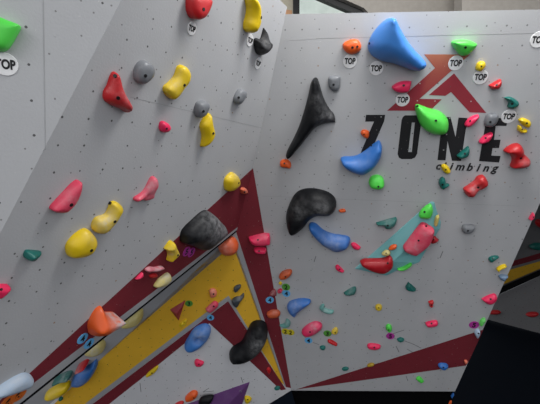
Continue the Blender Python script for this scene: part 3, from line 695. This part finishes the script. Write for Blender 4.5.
H('C', 'red', .12, (478, 187.8), 'red bone shaped hold with a chalked middle below the small lettering', '463,189.6 467.5,185.7 474,180.5 478,175.3 484.4,174.5 488.3,183 483,188.3 478,191 472.7,197.4 466.2,196.6', chalk=((474, 187, 3.5, .55),), k=.25, bumps=((476, 186, 3, -.25),))
H('C', 'orange', .06, (364, 134.2), 'small orange hold touching the letter Z', '360.5,133 362.9,129.3 368.5,130.6 369.3,134.6 367.7,138.6 363.7,137.3')
H('C', 'blue', .17, None, 'blue boomerang shaped hold covering the foot of the letter Z', '340.5,159.7 343,157 356,155.8 366.5,149.4 374.3,142.9 379.5,140.3 382,146.8 380.8,157 374.3,167.5 364,175.3 356,174 345.7,168.8', chalk=((362, 160, 7, .15),), k=.2, ridge=((345, 162), (358, 167), (370, 162), (378, 149)), bolts=((372, 147),), mat=hold_mat('hold_royalblue', (.04, .20, .62), .4))
H('C', 'green', .12, (378, 185.5), 'green rounded block hold right below the blue boomerang', '368.6,180.5 371.7,175.8 378.2,174.5 383.4,178 384.2,185.7 379.5,189.6 371.7,189 368.6,185.7', k=.25, tilt=(3, 5, .25), power=.3)
H('C', 'orange', .08, (284.7, 163.2), 'small orange hold at the lower tip of the black tusk', '279.8,162 282.6,159 288,159.3 291.3,164 290.5,168.6 287.2,168.2 280.7,166.7')
H('C', 'black', .24, None, 'large black glossy bean hold at the left of the right wall', '286,217.6 289,205.7 295.8,192.9 305.7,188 317.6,188.3 329.5,192.3 336.4,199.8 336.4,209.7 329.5,216.6 317.6,217.6 309.7,222.6 303.8,230.5 297.8,235 291.9,234.5 287,227.5', ridge=((292, 228), (299, 210), (314, 201), (329, 206)), chalk=((321, 206, 6, .35), (301, 207, 6, .2)), k=.2)
H('C', 'blue', .14, None, 'dark blue banana hold just below the black bean', '308.7,222.6 314.7,222 323.6,229.5 333.5,233.5 347.3,235.8 350.3,240.4 346.3,248.3 336.4,252.3 327.5,248.3 317.6,240.4 309.7,230.5', ridge=((312, 227), (325, 240), (344, 244)), chalk=((333, 242, 6, .5), (322, 235, 4, .2)), k=.2)
H('C', 'orange', .04, None, 'tiny orange hold right of the black bean', '338.7,209.9 344.4,208.6 345.7,211.7 340.5,212.7')
H('C', 'pink', .05, None, 'small hot pink hold at the right end of the blue banana', '351,243.6 354.8,242.3 360.8,247.3 358.7,250 353.5,248.8', sharp=(2,))
H('C', 'pink', .05, (340, 268.6), 'small hot pink triangle alone below the blue banana', '335.3,266.2 338,264.4 344.4,271.4 341.8,272.7 336.6,270', sharp=(2,))
H('C', 'teal', .10, (388, 224.8), 'teal shelf shaped hold left of the turquoise volume', '376,223.4 379.7,222 395.5,217 396.8,219.7 394.5,226 390.8,229.3 385.3,229.3 383,225.6 377.8,225.6', k=.2, chalk=((387, 221, 5, .3),))
H('C', 'grey', .08, (467.5, 230.3), 'grey rounded hold standing alone right of the turquoise volume', '461.3,229 463.2,224.3 469.7,223.8 475.3,225.3 473.4,230.8 468.8,234 463.2,233', wear=.1, power=.3)
# turquoise volume and what is bolted to it
M_turq = hold_mat('volume_turquoise', (.20, .50, .51), .6, .3, .1)
VV = [(354.5, 268.5), (384, 243), (420, 211), (431, 201), (434.5, 202), (437, 211), (441, 222), (440.5, 228), (430, 243), (419.5, 262), (400, 269), (386, 275.5), (372, 272.5)]
pyramid(C, VV, (392, 259), .075, 'climbing_volume', M_turq, 'long turquoise faceted volume with several holds bolted onto it', 'climbing volume', 'climbing volumes', extra=((427, 226), .075), bolt=None)
H('C', 'green', .08, (424.5, 212), 'neon green hold on the top tip of the turquoise volume', '418.6,217.8 420.5,210.4 429.8,203.4 433,207.6 432.6,214 428.8,219', off=.055)
H('C', 'paleyellow', .06, None, 'thin yellow hold on the right edge of the turquoise volume', '433.9,225.3 435.3,217 438.7,214.5 439.4,217.8 437.2,225.3 435,226.5', off=.04)
H('C', 'rose', .14, (416.5, 239.5), 'large pink rounded block on the turquoise volume', '402.9,248.4 405.7,243.8 419.6,224.3 424.2,222 432.6,227 434.4,230 429.8,243.8 418.6,254 414,256 404.7,252', off=.06, chalk=((413, 243, 7, .35), (426, 230, 4, .3)), k=.2, bolts=((427, 227),), mat=hold_mat('hold_coralpink', (.76, .05, .11), .5), power=.3)
H('C', 'darkred', .08, (434, 239.5), 'dark red pointed hold at the right edge of the turquoise volume', '429.8,242 433.5,235.5 438.7,240 435.3,242.6 431.6,243.8', sharp=(2,), off=.03)
H('C', 'orange', .05, None, 'small orange hold in the middle of the turquoise volume', '388.4,249 391.7,244.7 396.8,244.2 396,248.4 390.8,250.3', off=.045)
H('C', 'paleyellow', .06, (386, 253), 'small cream hold touching the red hold on the turquoise volume', '381.5,254 385.3,249.7 389.9,250.3 390.4,254 386,256', off=.05, wear=.2)
H('C', 'red', .13, (388, 262), 'deep red wedge hold across the lower left of the turquoise volume', '360,261.8 364,259.2 382,258.4 390,254.5 393,258.4 392.5,267.5 384.7,274 374.3,272.7 362.6,266.2', off=.045, k=.2, sharp=(0, 3), mat=hold_mat('hold_deepred', (.42, .012, .02), .35), power=.3)
H('C', 'green', .05, None, 'green sliver hold under the bottom edge of the turquoise volume', '397,269 404,266.5 410.4,262.3 412,265 405,270.5 399,271', off=.02)
# right wall, lower left
H('C', 'rust', .09, (285.3, 276.2), 'orange oval hold right of the red stripe above green and blue tags', '278.9,276.8 281.6,272 287.2,269 291.8,269.4 292.2,274 287.2,279 281.6,280', chalk=((285, 272, 3, .15),), mat=hold_mat('hold_burntorange', (.62, .10, .02), .42))
H('C', 'yellow', .03, None, 'tiny mustard hold partly behind the green tag with a 2', '278.5,283 280.4,281.3 282.2,283.2 280.7,285.4')
make_tag('C', 286, 287, '2', 'green tag with a 2 below the orange oval hold', 'green', r=.068)
make_tag('C', 286.3, 293.4, '4', 'blue tag with a 4 touching the green tag with a 2', 'blue', r=.068)
H('C', 'rose', .06, (279.8, 291.2), 'small pink red round hold on the corner beside the blue tag', '277.4,291 280,288.3 282.6,289.8 281.5,293 278.5,293.5')
H('C', 'blue', .13, None, 'dark blue triangular hold right of the red stripe', '287,305.5 290.6,300.8 300.8,298 309.7,299 311,301.7 304.5,307.3 298,312.9 295.2,317.5 290.6,314.7 287.5,310', chalk=((296, 305, 5, .4),), k=.25, sharp=(4,))
H('C', 'seafoam', .06, None, 'teal hooked hold above the pair of yellow tags', '279.6,325.3 284.4,323.6 287,318.4 290.6,321.2 290.6,326 286,328.2 282,327', chalk=((287, 322, 2, .4),))
make_tag('C', 285.4, 331.4, '2', 'yellow tag with a 2, left of the pair', 'yellow', r=.068)
make_tag('C', 290.6, 332.1, '2', 'yellow tag with a 2, right of the pair', 'yellow', r=.068, z=.004)
H('C', 'rose', .11, (310, 330.7), 'pink egg shaped hold with a chalky top above a blue 4 tag', '301.6,332.8 305.5,326.3 314.5,321 321,322.4 322.3,327.6 315.8,334 306.8,337.2', chalk=((314, 326, 4, .45),), k=.2, mat=hold_mat('hold_raspberry', (.74, .03, .12), .42))
make_tag('C', 308.5, 340.4, '4', 'blue tag with a 4 under the pink egg shaped hold', 'blue', r=.068)
make_tag('C', 327.4, 333.4, '3', 'green tag with a 3 beside the small yellow hook', 'green', r=.068)
H('C', 'yellow', .06, (335.2, 332), 'small yellow hook shaped hold right of the green 3 tag', '331.4,332.8 332.7,329.6 336,327 338,329 338,332.8 335.3,334.8 332.7,334', wear=.15)
H('C', 'red', .05, None, 'short red bar shaped hold below the green 3 tag', '327.5,340 330,338.7 337.4,343.7 336.6,346.3 329,342.6')
H('C', 'teal', .05, None, 'small dark green hold left of and below the red bar hold', '319.7,346.3 323.6,345.2 325.7,347.8 323.6,350.4 320.3,349')
H('C', 'seafoam', .06, None, 'pale teal crescent hold between the blue triangle and the mustard ring', '319.4,308.6 320.9,304.5 324,303.6 325,307.9 329.6,310 333.8,311 332.4,314.2 325,313.4', chalk=((325, 310, 3, .5),))
H('C', 'teal', .04, None, 'small dark green hold just above the tail of the red wedge', '341.8,368.6 345.7,366.5 348.8,368.4 347,371 343,371')
H('C', 'yellow', .04, None, 'small mustard hold on the upper edge of the red wedge', '367,365.2 370.4,362.6 374.3,363.4 373,366 367.8,367', mat=hold_mat('hold_mustard', (.45, .28, .02)))
H('C', 'pink', .06, (374, 347), 'hot pink flat hold above the red wedge', '367,345.2 370.4,343 379.5,344.5 380.8,347.8 375.6,350.2 368.6,348.9')
H('C', 'green', .06, (388.7, 329.3), 'small neon green oval hold on top of a purple tag', '385.7,326.3 387.8,323.7 391,325 392,329.6 389.4,332.8 386.2,330')
make_tag('C', 390.4, 336, '5', 'purple tag with a 5 under the small neon green oval', 'purple', r=.068)
H('C', 'teal', .05, None, 'dark teal oval hold right of the purple tag', '396.8,339 400.5,337.2 404.2,338.7 403.8,341 400.5,342.4 397.5,341')
H('C', 'yellow', .05, (378.6, 307.4), 'small mustard ring shaped hold alone in the lower middle of the wall', '378.6,303.8 382,305.4 382,309.6 378.6,311 375.2,309.6 375.2,305.4', wear=.1)
H('C', 'teal', .08, None, 'teal wedge hold below the left tip of the turquoise volume', '343.7,293.7 350.2,288.5 355.2,286.3 356.3,290.4 354,295 346.5,295.6', chalk=((350, 290, 3, .3),), sharp=(0,))
H('C', 'teal', .07, None, 'dark teal wedge hold below the bottom of the turquoise volume', '405.3,287.6 408.3,281.7 416,289.5 413.3,291.7 407.7,290.8', sharp=(1,))
H('C', 'red', .05, (431.5, 304.8), 'small red mushroom shaped hold right of the dark teal wedge', '428,301.5 432.8,300 433.7,303 432.4,304.6 433.2,306.4 430.8,307.8 429,306 429.6,304')
H('C', 'pink', .07, (432, 323.5), 'hot pink rectangular hold under the red mushroom hold', '425.3,323 437.4,320 438,325.3 428,327.5', power=.3)
# right wall, right edge
H('C', 'teal', .06, (493, 258.7), 'teal crescent hold near the right edge of the wall', '488.2,260.5 489.2,257.2 493.8,255.3 499,255.9 495.7,259 491,262.7')
H('C', 'yellow', .06, None, 'yellow crescent hold just under the teal crescent', '496,269.4 498.3,266.7 503.9,264 506.7,264.8 504.4,267.2 500,269.4 498.3,272.5')
H('C', 'steelblue', .06, None, 'steel blue hold on the slanted right edge under the yellow crescent', '498.3,275.5 502.2,274 508.2,275.5 506.6,278.3 503.9,281.4 500,279.4', chalk=((503, 275, 3, .3),))
H('C', 'pink', .08, (490.5, 299.3), 'hot pink wedge hold on the slanted right edge of the wall', '481.2,299.5 487.3,295.8 494.7,293.4 497.4,297.6 493.8,303.2 487.3,304.7', sharp=(0,))
make_tag('C', 474, 324.8, '5', 'purple tag with a 5 near the slanted right edge', 'purple', r=.072)
H('C', 'green', .06, None, 'light green hold on the slanted edge beside the purple tag', '479,326.4 480.8,319.9 484.5,317.5 485.8,319.5 482,326.2', wear=.25)
H('C', 'paleblue', .08, (478.3, 333), 'pale blue hold at the end of the red wedge', '474.3,332.9 477,328.6 480.4,329.2 480.4,333.8 477.4,338.6 475.6,337.5')
H('C', 'pink', .06, (533.3, 216.6), 'pink hold highest on the slanted right edge', '528.3,219.4 533,212.2 534.8,213.9 534,217.8 530,220.6', wear=.1)
H('C', 'salmon', .05, None, 'small salmon hold on the right end of the red wedge', '463.9,360 467,359.6 467.6,361.8 465.6,364.3 463.9,363.4')
H('C', 'blue', .07, (443, 367), 'blue rounded hold on the lower edge of the red wedge', '437.8,364.6 440.6,362.6 446,363.2 448.3,366.2 446,369.9 442.2,370.4 438.9,367.9')
H('C', 'green', .05, None, 'small neon green hold below the red wedge', '416,378.2 419.5,376 424,381.6 420.8,383.4 417.7,381', sharp=(2,))
H('C', 'blue', .04, None, 'blue sliver hold at the bottom right corner of the wall', '450.6,396.5 452.8,392.8 454.2,393.2 453.4,396 451.6,398.4', off=-.03)
H('C', 'orange', .05, None, 'orange hold lowest at the bottom right, under the blue sliver', '447.6,405 449.4,400.4 451.4,399.6 451.8,401.5 450.8,406', off=-.03)

# holds of the far boulder
def HE(pl, color, h, label, s, **kw):
    pts = [tuple(map(float, q.split(','))) for q in s.split()]
    return make_hold(None, color, h, None, label, pts, group='climbing holds on the far wall', plane=pl, **kw)
HE(Elow, 'red', .10, 'dark red oval hold on the shadowed far wall, next to the slanted edge', '487,312 490,309.8 498,310 501,312.4 498,314.6 490,314.4')
HE(Elow, 'red', .10, 'dark red oval hold on the shadowed far wall, further right', '525.5,314.4 529,311.8 536,311.6 539,314.4 535,317.2 529,317')
HE(Eup, 'red', .12, 'red hold on the dark upper part of the far wall at the right edge', '535,222 538,219 545,222 547,230 541,229 536,226')
HE(Eup, 'teal', .12, 'dark teal hold on the far wall under its red one', '529,246 536,242.5 548,244 547,249 538,250.5 531,249')
WORLD, EXPO = 1.0, 0.0
LIGHTS = [('skylight', (1.6, 3.2, 3.2), (1.2, 4.6, .6), 2.2, .8, 150, (1, .995, .985)),
          ('front_fill', (-.5, -4, 4.5), (0, 4, 0), 5, 2.5, 70, (1, .99, .98)),  # added frontal fill to brighten the walls, no visible source
          ('left_fill', (-4, -3, 3), (0, 4, -1), 2.5, 2.5, 85, (.98, .99, 1)),  # added fill from the left, no opening modelled there
          ('rear_fill', (2, 6.9, 5.2), (2, 7.6, 3), 3, 1, 30, (1, .96, .92))]  # added fill to light the bulkhead behind the top edge
# ------------------------------------------------------------------ light
sc = bpy.context.scene
w = bpy.data.worlds.new('world'); sc.world = w; w.use_nodes = True
nt = w.node_tree; bg = nt.nodes['Background']
tc = nt.nodes.new('ShaderNodeTexCoord'); sp = nt.nodes.new('ShaderNodeSeparateXYZ'); nt.links.new(tc.outputs['Generated'], sp.inputs[0])
rp = nt.nodes.new('ShaderNodeValToRGB'); mr = nt.nodes.new('ShaderNodeMapRange')
mr.inputs['From Min'].default_value = -.6; mr.inputs['From Max'].default_value = .9
nt.links.new(sp.outputs['Z'], mr.inputs['Value']); nt.links.new(mr.outputs[0], rp.inputs[0])
rp.color_ramp.elements[0].color = (.03, .032, .036, 1); rp.color_ramp.elements[1].color = (.12, .125, .135, 1)
e = rp.color_ramp.elements.new(.50); e.color = (1.16, 1.18, 1.235, 1)
e2 = rp.color_ramp.elements.new(.28); e2.color = (.22, .23, .25, 1)
nt.links.new(rp.outputs[0], bg.inputs['Color']); bg.inputs['Strength'].default_value = WORLD
def area(name, loc, target, sx, sy, power, color):
    l = bpy.data.lights.new(name, 'AREA'); l.shape = 'RECTANGLE'; l.size = sx; l.size_y = sy; l.energy = power; l.color = color
    o = bpy.data.objects.new(name, l); COL.objects.link(o); o.location = loc
    o.rotation_euler = (Vector(target)-Vector(loc)).to_track_quat('-Z', 'Y').to_euler(); return o
for a in LIGHTS: area(*a)
sc.view_settings.view_transform = 'Standard'; sc.view_settings.look = 'None'; sc.view_settings.gamma = 1; sc.view_settings.exposure = EXPO
sc.view_settings.use_curve_mapping = False
